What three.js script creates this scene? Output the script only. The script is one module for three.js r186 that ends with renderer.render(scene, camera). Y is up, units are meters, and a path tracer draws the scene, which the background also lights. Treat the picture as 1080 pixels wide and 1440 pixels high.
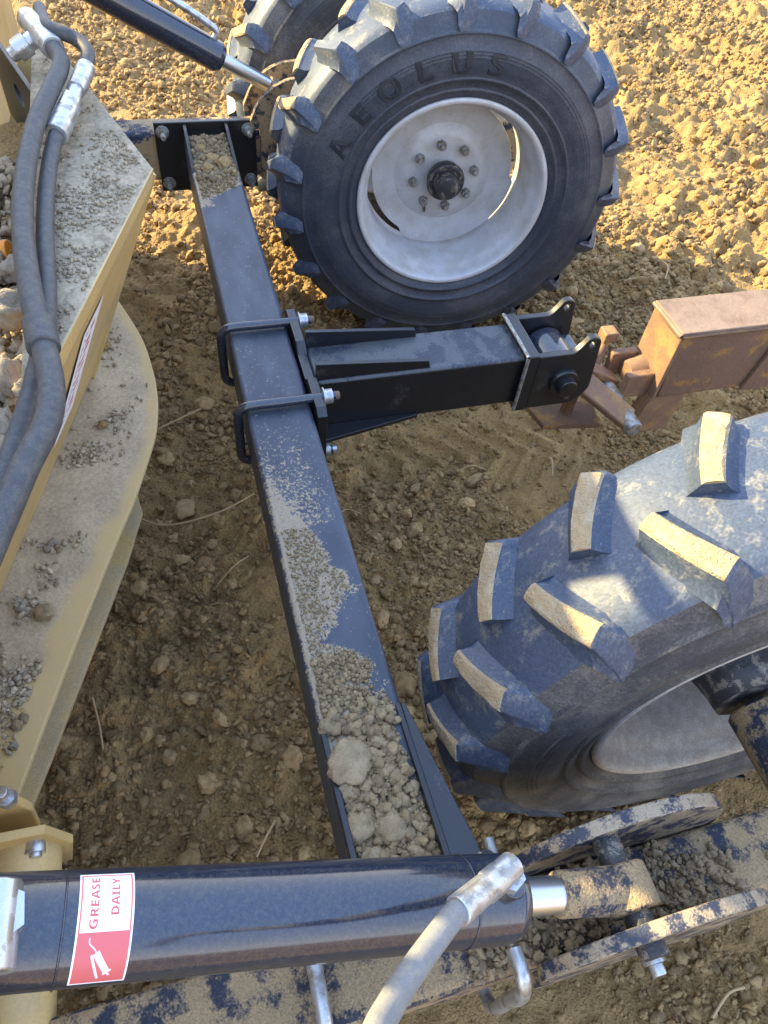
import * as THREE from 'three';
import { RoundedBoxGeometry } from 'three/addons/geometries/RoundedBoxGeometry.js';
import { mergeGeometries, mergeVertices, toCreasedNormals } from 'three/addons/utils/BufferGeometryUtils.js';
import { TextGeometry } from 'three/addons/geometries/TextGeometry.js';
import { FontLoader } from 'three/addons/loaders/FontLoader.js';

// ---------------------------------------------------------------- camera, sky, sun, exposure
const scene = new THREE.Scene();
const camera = new THREE.PerspectiveCamera(69.42, 0.75, 0.02, 2000);
camera.position.set(-0.2004, 1.8361, 1.4054);
camera.quaternion.setFromRotationMatrix(new THREE.Matrix4().makeBasis(
  new THREE.Vector3(0.960341, 0.086545, 0.265057),
  new THREE.Vector3(0.156054, 0.620952, -0.768157),
  new THREE.Vector3(-0.231068, 0.779056, 0.58282)));
const SUN = new THREE.Vector3(-1.5, 1.0, -1.08).normalize();
// clear late-afternoon sky: blue overhead, pale at the horizon, brighter around the sun
{
  const w = 512, h = 256, d = new Float32Array(w * h * 4), v = new THREE.Vector3();
  for (let j = 0; j < h; j++) for (let i = 0; i < w; i++) {
    const el = ((j + 0.5) / h - 0.5) * Math.PI, az = ((i + 0.5) / w - 0.5) * 2 * Math.PI, k = (j * w + i) * 4;
    v.set(Math.cos(el) * Math.cos(az), Math.sin(el), Math.cos(el) * Math.sin(az));
    const t = Math.pow(1 - Math.max(0, v.y), 2.2), ang = Math.acos(Math.min(1, Math.max(-1, v.dot(SUN)))), au = 0.55 * Math.exp(-ang / 0.5) + 0.9 * Math.exp(-ang / 0.12), dn = v.y < 0 ? Math.max(0.45, 1 + v.y * 4) : 1;
    d[k] = (0.165 + (0.60 - 0.165) * t + au) * dn; d[k + 1] = (0.270 + (0.58 - 0.270) * t + au * 0.88) * dn; d[k + 2] = (0.49 + (0.53 - 0.49) * t + au * 0.62) * dn; d[k + 3] = 1;
  }
  const t = new THREE.DataTexture(d, w, h, THREE.RGBAFormat, THREE.FloatType); t.mapping = THREE.EquirectangularReflectionMapping; t.magFilter = t.minFilter = THREE.LinearFilter; t.needsUpdate = true;
  scene.background = t; scene.environment = t;
}
const sun = new THREE.DirectionalLight(new THREE.Color(1, 0.80, 0.40), 3.4);
sun.position.copy(SUN).multiplyScalar(12); sun.target.position.set(0.5, 0.3, -0.3);
sun.castShadow = true; sun.shadow.mapSize.set(4096, 4096);
Object.assign(sun.shadow.camera, { left: -5, right: 5, top: 5, bottom: -5, near: 0.5, far: 40 });
scene.add(sun, sun.target);
const renderer = new THREE.WebGLRenderer({ antialias: true });
renderer.setSize(768, 1024);
renderer.toneMapping = THREE.LinearToneMapping;
renderer.toneMappingExposure = 4.9;
renderer.shadowMap.enabled = true;

// ---------------------------------------------------------------- helpers: random, noise, textures
function rng(seed) { let a = seed >>> 0; return () => { a = (a + 0x6D2B79F5) | 0; let t = Math.imul(a ^ (a >>> 15), 1 | a); t = (t + Math.imul(t ^ (t >>> 7), 61 | t)) ^ t; return ((t ^ (t >>> 14)) >>> 0) / 4294967296; }; }
function hash2(i, j, s) { let h = Math.imul(i, 374761393) + Math.imul(j, 668265263) + Math.imul(s, 974711); h = Math.imul(h ^ (h >>> 13), 1274126177); h ^= h >>> 16; return (h >>> 0) / 4294967296; }
const sm = (t) => t * t * (3 - 2 * t), clamp = (x, a = 0, b = 1) => Math.min(b, Math.max(a, x)), ss = (a, b, x) => sm(clamp((x - a) / (b - a))), mix = (a, b, t) => a + (b - a) * t;
function vnoise(x, y, s = 0, per = 0) {                      // value noise, optional period
  let i = Math.floor(x), j = Math.floor(y); const u = sm(x - i), v = sm(y - j); let i1 = i + 1, j1 = j + 1;
  if (per) { i = ((i % per) + per) % per; j = ((j % per) + per) % per; i1 = i1 % per; if (i1 < 0) i1 += per; j1 = j1 % per; if (j1 < 0) j1 += per; }
  return mix(mix(hash2(i, j, s), hash2(i1, j, s), u), mix(hash2(i, j1, s), hash2(i1, j1, s), u), v);
}
function fbm(x, y, oct, s = 0, per = 0, gain = 0.5) { let a = 0, w = 1, t = 0; for (let o = 0; o < oct; o++) { a += w * vnoise(x, y, s + o * 17, per); t += w; w *= gain; x *= 2; y *= 2; per *= 2; } return a / t; }
function worley(x, y, s) {                                   // distance to nearest scattered point
  const i = Math.floor(x), j = Math.floor(y); let d = 9;
  for (let a = -1; a < 2; a++) for (let b = -1; b < 2; b++) { const dx = i + a + hash2(i + a, j + b, s) - x, dy = j + b + hash2(i + a, j + b, s + 5) - y; d = Math.min(d, dx * dx + dy * dy); }
  return Math.sqrt(d);
}
const lin = (c) => { c /= 255; return c <= 0.04045 ? c / 12.92 : ((c + 0.055) / 1.055) ** 2.4; };
const enc = (l) => 255 * (l <= 0.0031308 ? 12.92 * l : 1.055 * Math.max(0, l) ** (1 / 2.4) - 0.055);
function tex(w, h, fn, srgb = true, repeat = true) {         // fn(u, v) -> linear [r,g,b]
  const d = new Uint8Array(w * h * 4);
  for (let j = 0; j < h; j++) for (let i = 0; i < w; i++) {
    const c = fn((i + 0.5) / w, (j + 0.5) / h), k = (j * w + i) * 4;
    for (let q = 0; q < 3; q++) d[k + q] = clamp(srgb ? enc(c[q]) : c[q] * 255, 0, 255);
    d[k + 3] = 255;
  }
  const t = new THREE.DataTexture(d, w, h); t.magFilter = THREE.LinearFilter; t.minFilter = THREE.LinearMipmapLinearFilter; t.generateMipmaps = true;
  if (srgb) t.colorSpace = THREE.SRGBColorSpace;
  if (repeat) t.wrapS = t.wrapT = THREE.RepeatWrapping;
  t.needsUpdate = true; return t;
}
const tile = (t, m) => { t.repeat.set(1 / m, 1 / m); return t; };      // uv are metres
const l3 = (a, b, t) => [mix(a[0], b[0], t), mix(a[1], b[1], t), mix(a[2], b[2], t)];
// two-colour worn surface: base with patches of dirt whose edges follow noise, plus fine grain
function worn(base, dirt, { cover = 0.4, freq = 6, grain = 0.25, sharp = 0.08, seed = 1, n = 512, m = 0.5, tint = 0.15 }) {
  return tile(tex(n, n, (u, v) => {
    const p = fbm(u * freq, v * freq, 5, seed, freq, 0.6), g = vnoise(u * 128, v * 128, seed + 60, 128), g2 = vnoise(u * 256, v * 256, seed + 61, 256);
    const k = ss(0.5 - sharp, 0.5 + sharp, p + (g - 0.5) * 0.16 + (g2 - 0.5) * 0.12 + (cover - 0.5) * 0.7);
    const c = l3(base, dirt, k), f = 1 + (g2 - 0.5) * grain + (fbm(u * 4, v * 4, 3, seed + 30, 4) - 0.5) * tint * 2;
    return [c[0] * f, c[1] * f, c[2] * f];
  }), m);
}
const bumpTex = (freq, oct, seed, m, n = 512) => tile(tex(n, n, (u, v) => { const a = fbm(u * freq, v * freq, oct, seed, freq, 0.6); return [a, a, a]; }, false), m);

// ---------------------------------------------------------------- materials
const DUST = [0.36, 0.30, 0.21], MUD = [0.33, 0.24, 0.135], SOIL = [0.345, 0.220, 0.084];
const std = (o) => new THREE.MeshPhysicalMaterial({ roughness: 0.6, ...o });
const fineBump = bumpTex(32, 5, 4, 0.3), grainBump = bumpTex(64, 4, 9, 0.2);
const M = {
  soil: std({ map: tile(tex(1024, 1024, (u, v) => {
    const a = fbm(u * 5, v * 5, 6, 3, 5, 0.62), g = vnoise(u * 200, v * 200, 8, 200), h = vnoise(u * 400, v * 400, 18, 400), w = fbm(u * 3, v * 3, 3, 77, 3);
    const f = 0.55 + a * 0.62 + (g - 0.5) * 0.34 + (h - 0.5) * 0.2;
    return [SOIL[0] * f, SOIL[1] * f * mix(0.95, 1.03, w), SOIL[2] * f * mix(0.86, 1.12, w)];
  }), 0.8), bumpMap: bumpTex(48, 5, 31, 0.24), bumpScale: 0.008, roughness: 0.97 }),
  clod: std({ color: 0xffffff, map: worn([0.40, 0.275, 0.130], [0.32, 0.21, 0.095], { cover: 0.45, freq: 8, grain: 0.45, sharp: 0.25, seed: 5, m: 0.12 }), bumpMap: grainBump, bumpScale: 0.0025, roughness: 0.97 }),
  stone: std({ map: worn([0.32, 0.28, 0.215], [0.25, 0.21, 0.155], { cover: 0.45, freq: 6, grain: 0.4, sharp: 0.25, seed: 15, m: 0.15 }), bumpMap: grainBump, bumpScale: 0.002, roughness: 0.95 }),
  beamStone: std({ map: worn([0.36, 0.275, 0.165], [0.28, 0.21, 0.12], { cover: 0.45, freq: 7, grain: 0.45, sharp: 0.25, seed: 16, m: 0.12 }), bumpMap: grainBump, bumpScale: 0.0025, roughness: 0.96 }),
  crumb: std({ color: 0xffffff, map: worn([1, 1, 1], [0.72, 0.70, 0.68], { cover: 0.45, freq: 8, grain: 0.5, sharp: 0.25, seed: 6, m: 0.06 }), roughness: 0.97 }),
  straw: std({ color: new THREE.Color(0.42, 0.30, 0.16), roughness: 0.85 }),
  black: std({ map: worn([0.012, 0.013, 0.016], [0.05, 0.05, 0.05], { cover: 0.12, freq: 5, seed: 21, m: 0.4, grain: 0.3 }), ior: 1.6, roughness: 0.28, bumpMap: fineBump, bumpScale: 0.0003 }),
  blackEdge: std({ color: new THREE.Color(0.016, 0.018, 0.024), roughness: 0.38 }),
  cylBlack: std({ map: worn([0.014, 0.022, 0.046], [0.050, 0.052, 0.056], { cover: 0.34, freq: 64, seed: 23, m: 0.2, grain: 0.5, sharp: 0.4, tint: 0.04 }), ior: 1.75, roughness: 0.13 }),  // navy in the colour stands for blue sky reflected on black paint
  chrome: std({ color: new THREE.Color(0.62, 0.63, 0.65), metalness: 1, roughness: 0.34 }),
  zinc: std({ map: worn([0.55, 0.58, 0.62], [0.36, 0.35, 0.33], { cover: 0.35, freq: 6, seed: 27, m: 0.1 }), metalness: 0.75, roughness: 0.36 }),
  zincDull: std({ map: worn([0.36, 0.37, 0.38], [0.22, 0.19, 0.14], { cover: 0.4, freq: 6, seed: 28, m: 0.08 }), metalness: 0.5, roughness: 0.5 }),
  rubber: std({ map: worn([0.050, 0.068, 0.108], [0.20, 0.19, 0.165], { cover: 0.16, freq: 24, seed: 33, m: 0.6, grain: 0.5, sharp: 0.22, n: 1024 }), roughness: 0.5, bumpMap: fineBump, bumpScale: 0.0006 }),  // blue base colour imitates sky sheen on the rubber; pale patches are dust
  sidewall: std({ map: worn([0.034, 0.043, 0.062], [0.085, 0.090, 0.100], { cover: 0.34, freq: 6, seed: 35, m: 0.6, grain: 0.5, sharp: 0.3, n: 1024 }), roughness: 0.45, bumpMap: fineBump, bumpScale: 0.0005 }),
  sidewallDusty: std({ map: worn([0.042, 0.046, 0.055], [0.14, 0.132, 0.12], { cover: 0.40, freq: 6, seed: 36, m: 0.5, grain: 0.5, sharp: 0.3, n: 1024 }), roughness: 0.6, bumpMap: fineBump, bumpScale: 0.0005 }),
  letter: std({ color: new THREE.Color(0.026, 0.030, 0.038), roughness: 0.45 }),
  mud: std({ map: worn(MUD, [0.37, 0.30, 0.20], { cover: 0.5, freq: 8, grain: 0.5, sharp: 0.2, seed: 41, m: 0.15 }), roughness: 0.97, bumpMap: grainBump, bumpScale: 0.003 }),
  rim: std({ map: worn([0.55, 0.56, 0.58], [0.46, 0.445, 0.42], { cover: 0.40, freq: 8, seed: 43, m: 0.35, grain: 0.3, sharp: 0.3 }), roughness: 0.42, metalness: 0.1, bumpMap: fineBump, bumpScale: 0.0004 }),
  rimDusty: std({ map: worn([0.40, 0.38, 0.35], [0.33, 0.30, 0.26], { cover: 0.52, freq: 20, seed: 44, m: 0.3, grain: 0.5, sharp: 0.2 }), roughness: 0.8, bumpMap: grainBump, bumpScale: 0.001 }),
  hub: std({ map: worn([0.03, 0.03, 0.034], [0.20, 0.17, 0.13], { cover: 0.32, freq: 8, seed: 45, m: 0.15, grain: 0.4 }), roughness: 0.5, bumpMap: grainBump, bumpScale: 0.001 }),
  yellow: std({ map: worn([0.52, 0.365, 0.145], [0.44, 0.335, 0.185], { cover: 0.35, freq: 5, seed: 51, m: 0.4, grain: 0.2, sharp: 0.25 }), roughness: 0.5, bumpMap: fineBump, bumpScale: 0.0003 }),
  yellowDusty: std({ map: worn([0.54, 0.37, 0.14], [0.44, 0.34, 0.19], { cover: 0.6, freq: 5, seed: 52, m: 0.4, grain: 0.35, sharp: 0.2 }), roughness: 0.85, bumpMap: grainBump, bumpScale: 0.0006 }),
  rust: std({ map: worn([0.165, 0.098, 0.065], [0.30, 0.165, 0.05], { cover: 0.30, freq: 6, seed: 55, m: 0.3, grain: 0.5, sharp: 0.1 }), roughness: 0.85, bumpMap: fineBump, bumpScale: 0.0015 }),
  rustTop: std({ map: worn([0.235, 0.165, 0.12], [0.165, 0.105, 0.072], { cover: 0.34, freq: 7, seed: 57, m: 0.35, grain: 0.4, sharp: 0.25 }), roughness: 0.7, bumpMap: fineBump, bumpScale: 0.0012 }),
  rustPink: std({ map: worn([0.20, 0.118, 0.075], [0.30, 0.175, 0.07], { cover: 0.36, freq: 7, seed: 56, m: 0.25, grain: 0.5, sharp: 0.18 }), roughness: 0.75, bumpMap: fineBump, bumpScale: 0.001 }),
  armDirty: std({ map: worn([0.022, 0.030, 0.062], MUD, { cover: 0.56, freq: 9, seed: 61, m: 0.4, grain: 0.4, sharp: 0.05, n: 1024 }), roughness: 0.72, bumpMap: grainBump, bumpScale: 0.0014 }),
  armMud: std({ map: worn([0.026, 0.031, 0.048], [0.29, 0.205, 0.11], { cover: 0.56, freq: 14, seed: 62, m: 0.4, grain: 0.5, sharp: 0.13, n: 1024 }), roughness: 0.9, bumpMap: grainBump, bumpScale: 0.002 }),
  lugEdge: std({ map: worn([0.024, 0.030, 0.052], [0.30, 0.235, 0.155], { cover: 0.50, freq: 14, seed: 63, m: 0.3, grain: 0.4, sharp: 0.12 }), roughness: 0.5, bumpMap: grainBump, bumpScale: 0.0012 }),
  hose: std({ map: worn([0.050, 0.054, 0.062], [0.088, 0.086, 0.082], { cover: 0.4, freq: 24, seed: 65, m: 0.2, grain: 0.5, sharp: 0.35 }), roughness: 0.6, bumpMap: fineBump, bumpScale: 0.0004 }),
  hosePale: std({ map: worn([0.20, 0.205, 0.21], [0.25, 0.24, 0.22], { cover: 0.45, freq: 24, seed: 66, m: 0.2, grain: 0.25, sharp: 0.3 }), roughness: 0.65, bumpMap: fineBump, bumpScale: 0.0004 }),
  white: std({ color: new THREE.Color(0.75, 0.75, 0.74), roughness: 0.5 }),
  orange: std({ color: new THREE.Color(0.75, 0.26, 0.03), roughness: 0.5 }),
};

// ---------------------------------------------------------------- object helpers
const taken = {};
const numbered = (n) => { const k = taken[n] = (taken[n] ?? -1) + 1; return k ? n + '_' + String(k).padStart(3, '0') : n; };
function boxUV(g) {                                           // uv in metres from the dominant axis of each face
  g = g.index ? g.toNonIndexed() : g; const p = g.attributes.position, n = p.count, uv = new Float32Array(n * 2);
  const a = new THREE.Vector3(), b = new THREE.Vector3(), c = new THREE.Vector3();
  for (let i = 0; i < n; i += 3) {
    a.fromBufferAttribute(p, i); b.fromBufferAttribute(p, i + 1).sub(a); c.fromBufferAttribute(p, i + 2).sub(a); b.cross(c);
    const ax = Math.abs(b.x), ay = Math.abs(b.y), az = Math.abs(b.z);
    for (let k = i; k < i + 3; k++) { const x = p.getX(k), y = p.getY(k), z = p.getZ(k); const q = ay >= ax && ay >= az ? [x, z] : ax >= az ? [z, y] : [x, y]; uv[k * 2] = q[0]; uv[k * 2 + 1] = q[1]; }
  }
  g.setAttribute('uv', new THREE.BufferAttribute(uv, 2)); return g;
}
function mesh(name, g, m, parent, uv = true) { const o = new THREE.Mesh(uv ? boxUV(g) : g, m); o.name = parent === scene ? numbered(name) : name; o.castShadow = o.receiveShadow = true; parent.add(o); return o; }
function thing(name, label, category, pos = [0, 0, 0], group) { const o = new THREE.Group(); o.name = numbered(name); o.position.set(...pos); o.userData = { label, category }; if (group) o.userData.group = group; scene.add(o); return o; }
function tag(o, label, category, group, kind) { if (label) o.userData.label = label; if (category) o.userData.category = category; if (group) o.userData.group = group; if (kind) o.userData.kind = kind; return o; }
const V = (x, y, z) => new THREE.Vector3(x, y, z);
const box = (x0, x1, y0, y1, z0, z1, r = 0.003) => new RoundedBoxGeometry(x1 - x0, y1 - y0, z1 - z0, 2, Math.min(r, 0.49 * Math.min(x1 - x0, y1 - y0, z1 - z0))).translate((x0 + x1) / 2, (y0 + y1) / 2, (z0 + z1) / 2);
function along(g, a, b) { const d = b.clone().sub(a); return g.applyQuaternion(new THREE.Quaternion().setFromUnitVectors(V(0, 1, 0), d.clone().normalize())).translate((a.x + b.x) / 2, (a.y + b.y) / 2, (a.z + b.z) / 2); }
function rod(a, b, r, r2 = r, seg = 32) {                     // cylinder with chamfered ends from a to b
  const L = a.distanceTo(b), c = Math.min(0.1 * r, 0.1 * L) + 0.0005;
  return along(new THREE.LatheGeometry([[0, -L / 2], [r - c, -L / 2], [r, -L / 2 + c], [r2, L / 2 - c], [r2 - c, L / 2], [0, L / 2]].map((q) => new THREE.Vector2(...q)), seg), a, b);
}
function hex(a, b, r) { return along(new THREE.CylinderGeometry(r, r, a.distanceTo(b), 6), a, b); }
function tube(pts, r, seg = 80, rad = 16) { return new THREE.TubeGeometry(new THREE.CatmullRomCurve3(pts.map((q) => V(...q)), false, 'centripetal'), seg, r, rad); }
function plateXY(pts, t, z, bevel = 0.002, holes = []) {     // outline in x,y, thickness along z from z
  const s = pts instanceof THREE.Shape ? pts : new THREE.Shape(pts.map((q) => new THREE.Vector2(...q))); s.holes.push(...holes);
  return new THREE.ExtrudeGeometry(s, { depth: t - 2 * bevel, bevelEnabled: true, bevelThickness: bevel, bevelSize: bevel, bevelOffset: -bevel, bevelSegments: 2, curveSegments: 24 }).translate(0, 0, z + bevel);
}
// outline in x,z laid flat, top at y
function plateXZ(pts, t, y, bevel = 0.002) { return plateXY(pts.map(([x, z]) => [x, -z]), t, 0, bevel).rotateX(-Math.PI / 2).translate(0, y - t, 0); }
const hole = (x, y, r) => { const p = new THREE.Path(); p.absarc(x, y, r, 0, Math.PI * 2, true); return p; };
function quad(a, b, c, d, n = 1, m = 1) {                     // bilinear sheet
  const g = new THREE.PlaneGeometry(1, 1, n, m), p = g.attributes.position;
  for (let i = 0; i < p.count; i++) { const u = p.getX(i) + 0.5, v = p.getY(i) + 0.5; const q = V(...a).lerp(V(...b), u).lerp(V(...d).lerp(V(...c), u), v); p.setXYZ(i, q.x, q.y, q.z); }
  g.computeVertexNormals(); return g;
}
function slab(a, b, c, d, t) {                                // ruled plate of thickness t behind the sheet a,b,c,d
  const n = V(...b).sub(V(...a)).cross(V(...d).sub(V(...a))).normalize().multiplyScalar(-t), o = (q) => [q[0] + n.x, q[1] + n.y, q[2] + n.z];
  const [e, f, g, h] = [a, b, c, d].map(o);
  return mergeGeometries([quad(a, b, c, d), quad(f, e, h, g), quad(e, a, d, h), quad(b, f, g, c), quad(e, f, b, a), quad(d, c, g, h)]);
}

// ---------------------------------------------------------------- ground
function H(x, z) {
  const lit = ss(1.2, 2.2, x - z * 0.5);                      // open field beyond the wheels is cloddier
  let y = (fbm(x * 1.1 + 9, z * 1.1 + 4, 3, 71) - 0.5) * 0.10 + (fbm(x * 4, z * 4, 3, 72) - 0.5) * (0.05 + 0.09 * lit) - 0.018 * lit;
  const smooth = ss(0.50, 0.66, fbm(x * 2.6 + 3, z * 2.6, 3, 73)) * (1 - 0.6 * lit);
  const wx = x + (vnoise(x * 9, z * 9, 74) - 0.5) * 0.06, wz = z + (vnoise(x * 9, z * 9, 75) - 0.5) * 0.06;
  const a = 1 - 0.62 * smooth;
  const cl = (f, s, t) => { const d = worley(wx * f, wz * f, s); return Math.max(0, 1 - d * t); };
  const c1 = cl(9, 81, 1.5) * ss(0.35, 0.6, fbm(x * 3.3, z * 3.3, 2, 85));
  y += a * ((0.036 + 0.034 * lit) * Math.sqrt(c1) + (0.019 + 0.016 * lit) * Math.sqrt(cl(19, 82, 1.45)) + 0.013 * cl(42, 83, 1.3) + 0.016 * Math.abs(fbm(x * 34, z * 34, 3, 86, 0, 0.6) - 0.5) + 0.012 * (fbm(x * 60, z * 60, 2, 84) - 0.5));
  // old tyre print pressed between drawbar and wheels
  const tr = ss(0.5, 0.25, Math.abs(x - 0.75)) * ss(0.22, 0.12, Math.abs(z + 0.16));
  if (tr > 0) { const q = (x + Math.abs(z + 0.16) * 0.9) * 9; y = mix(y, y * 0.35 + 0.010 - 0.03 * ss(0.3, 0.6, Math.abs((q - Math.floor(q)) - 0.5) * 2), tr * 0.8); }
  return y - 0.035;
}
function axis(segs) { const v = []; for (const [a, b, d] of segs) { const n = Math.max(1, Math.round((b - a) / d)); for (let i = 0; i < n; i++) v.push(a + (b - a) * i / n); } v.push(segs[segs.length - 1][1]); return v; }
const gx = axis([[-400, -40, 90], [-40, -6, 8], [-6, -1.4, 0.5], [-1.4, -0.7, 0.03], [-0.7, 2.0, 0.0095], [2.0, 6.2, 0.018], [6.2, 8, 0.2], [8, 40, 6], [40, 400, 90]]);
const gz = axis([[-400, -40, 90], [-40, -8, 7], [-8, -5.2, 0.3], [-5.2, -2.0, 0.018], [-2.0, 1.7, 0.0095], [1.7, 4, 0.2], [4, 40, 6], [40, 400, 90]]);
{
  const nx = gx.length, nz = gz.length, pos = new Float32Array(nx * nz * 3), uv = new Float32Array(nx * nz * 2), idx = new Uint32Array((nx - 1) * (nz - 1) * 6);
  for (let j = 0, k = 0; j < nz; j++) for (let i = 0; i < nx; i++, k++) { const x = gx[i], z = gz[j]; pos[k * 3] = x; pos[k * 3 + 1] = H(x, z); pos[k * 3 + 2] = z; uv[k * 2] = x; uv[k * 2 + 1] = z; }
  for (let j = 0, q = 0; j < nz - 1; j++) for (let i = 0; i < nx - 1; i++) { const a = j * nx + i; idx[q++] = a; idx[q++] = a + nx; idx[q++] = a + 1; idx[q++] = a + 1; idx[q++] = a + nx; idx[q++] = a + nx + 1; }
  const g = new THREE.BufferGeometry(); g.setAttribute('position', new THREE.BufferAttribute(pos, 3)); g.setAttribute('uv', new THREE.BufferAttribute(uv, 2)); g.setIndex(new THREE.BufferAttribute(idx, 1)); g.computeVertexNormals();
  const o = mesh('soil_ground', g, M.soil, scene, false); o.userData = { kind: 'structure', label: 'ploughed field of dry brown soil and clods' };
}
// clod shapes
function clodGeo(seed, det, rough, flat) {
  let g = mergeVertices(new THREE.IcosahedronGeometry(1, det).deleteAttribute('normal').deleteAttribute('uv'), 1e-4); const p = g.attributes.position, r = rng(seed);
  const pl = []; for (let i = 0; i < 7; i++) pl.push([V(r() - 0.5, r() - 0.5, r() - 0.5).normalize(), 0.62 + r() * 0.3]);
  const sx = 0.8 + r() * 0.5, sy = flat * (0.85 + r() * 0.3), sz = 0.8 + r() * 0.4, v = V(0, 0, 0);
  for (let i = 0; i < p.count; i++) {
    v.fromBufferAttribute(p, i); let k = 1;
    for (const [n, d] of pl) { const q = v.dot(n); if (q > d) k = Math.min(k, mix(1, d / q, 0.8)); }
    k *= 1 + (fbm(v.x * 2.3 + v.y * 1.7 + seed, v.z * 2.3 - v.y * 1.3 + seed, 3, seed) - 0.5) * rough;
    if (det > 1) k *= 1 + (fbm(v.x * 7 + v.y * 5 + seed, v.z * 7 - v.y * 4 + 9, 3, seed + 3, 0, 0.65) - 0.5) * 0.42 - 0.16 * Math.abs(fbm(v.x * 4 - v.z * 3 + 7, v.y * 5 + v.x * 2 + seed, 2, seed + 8) - 0.5);
    p.setXYZ(i, v.x * k * sx, v.y * k * sy, v.z * k * sz);
  }
  g.computeVertexNormals(); return boxUV2(g);
}
function boxUV2(g) { const p = g.attributes.position, uv = new Float32Array(p.count * 2); for (let i = 0; i < p.count; i++) { uv[i * 2] = (p.getX(i) + p.getY(i) * 0.5) * 0.05; uv[i * 2 + 1] = (p.getZ(i) + p.getY(i) * 0.6) * 0.05; } g.setAttribute('uv', new THREE.BufferAttribute(uv, 2)); return g; }
const clodBig = [1, 2, 3, 4, 5, 6, 7, 8].map((s) => clodGeo(100 + s, 4, 0.75, 0.75)), clodSmall = [1, 2, 3, 4, 5, 6].map((s) => clodGeo(200 + s, 2, 1.3, 0.8));
const Q = new THREE.Quaternion(), EU = new THREE.Euler(), MX = new THREE.Matrix4(), COL = new THREE.Color();
function scatter(name, label, category, geo, mat, items, tone, parent = scene) {   // items: [x,y,z,r]; one mass nobody could count
  const o = new THREE.InstancedMesh(geo, mat, items.length); o.name = parent === scene ? numbered(name) : name; const r = rng(items.length + 7);
  items.forEach(([x, y, z, s], i) => { EU.set(r() * 6, r() * 6, r() * 6); Q.setFromEuler(EU); MX.compose(V(x, y, z), Q, V(s * (0.8 + 0.5 * r()), s * (0.7 + 0.4 * r()), s * (0.8 + 0.5 * r()))); o.setMatrixAt(i, MX); const k = 0.62 + 0.55 * r(), w = r(); COL.setRGB(tone[0] * k, tone[1] * k * mix(0.97, 1.03, w), tone[2] * k * mix(0.9, 1.1, w)); o.setColorAt(i, COL); });
  o.castShadow = o.receiveShadow = true; o.userData = { label, kind: 'stuff' }; if (category) o.userData.category = category; parent.add(o); return o;
}
{
  const r = rng(11), A = [[], [], [], [], [], []];
  const put = (n, x0, x1, z0, z1, s0, s1, pw) => { for (let i = 0; i < n; i++) { const x = mix(x0, x1, r()), z = mix(z0, z1, r()), d = fbm(x * 3.1 + 20, z * 3.1, 3, 90); if (r() > ss(0.28, 0.62, d) + 0.12) continue; const s = s0 + (s1 - s0) * r() ** pw; A[Math.floor(r() * 6)].push([x, H(x, z) + s * 0.25, z, s]); } };
  put(120000, -0.75, 2.0, -1.6, 1.6, 0.0016, 0.0105, 4.5);
  put(76000, -0.7, 5.8, -4.9, -0.4, 0.003, 0.021, 3.6);
  put(3400, -0.7, 5.4, -4.8, -0.3, 0.011, 0.032, 2.2);
  put(9000, -0.75, 2.0, -1.5, 1.6, 0.006, 0.017, 2.2);
  A.forEach((a, i) => scatter('loose_soil_crumbs', 'loose brown crumbs of dry soil strewn over the ground', 'soil', clodSmall[i], M.crumb, a, [0.345, 0.23, 0.102]));
}
{ // the clods that can be told apart
  const r = rng(29), spots = [];
  const fixed = [[-.26, -.12, .030], [-.17, -.03, .022], [-.31, -.02, .02], [-.2, .04, .018], [-.37, .02, .021], [-.29, .08, .024], [-.34, .1, .017], [-.23, .11, .02], [-.42, .16, .02], [-.16, .2, .018], [-.1, -.14, .025], [-.36, .36, .017], [-.38, .42, .019], [-.2, .33, .014], [-.31, .52, .021], [-.25, .6, .02], [-.16, .68, .022], [-.3, .75, .026], [-.23, .88, .028], [-.36, .93, .03], [-.31, 1.02, .024], [-.18, .98, .018], [.19, .3, .022], [.23, .42, .02], [.16, .16, .026], [.33, -.02, .024], [.42, .04, .02], [.2, .5, .018], [.24, .62, .03], [.22, .7, .024], [.27, .78, .022], [-.4, -.2, .02], [-.3, -.34, .023], [.3, .12, .019], [.47, -.14, .02], [.62, .05, .022], [.7, -.07, .025], [.5, .17, .017]];
  for (const [x, z, s] of fixed) spots.push([x, z, s]);
  while (spots.length < 290) { const far = r() < 0.42; const x = far ? mix(0.7, 2.2, r()) : mix(-0.65, 1.0, r()), z = far ? mix(-1.3, -0.15, r()) : mix(-0.9, 1.35, r()); if (fbm(x * 3.1 + 20, z * 3.1, 3, 90) < 0.38) continue; spots.push([x, z, 0.0095 + 0.019 * r() ** 2.2]); }
  const clodMats = [[1.08, 1.08, 1.08], [0.86, 0.84, 0.8], [1.25, 1.24, 1.22]].map((c) => { const m = M.clod.clone(); m.color.setRGB(...c); return m; });
  spots.forEach(([x, z, s], i) => { const o = mesh('dirt_clod', clodBig[i % 8], clodMats[i % 3], scene, false); o.position.set(x, H(x, z) + s * 0.32, z); o.rotation.set((r() - 0.5) * 0.7, r() * 6, (r() - 0.5) * 0.7); o.scale.set(s * (0.9 + 0.4 * r()), s * (0.85 + 0.3 * r()), s * (0.9 + 0.3 * r())); tag(o, 'small rounded clod of dry brown soil lying on the ground', 'clod', 'soil clods on the ground'); });
}
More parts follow.
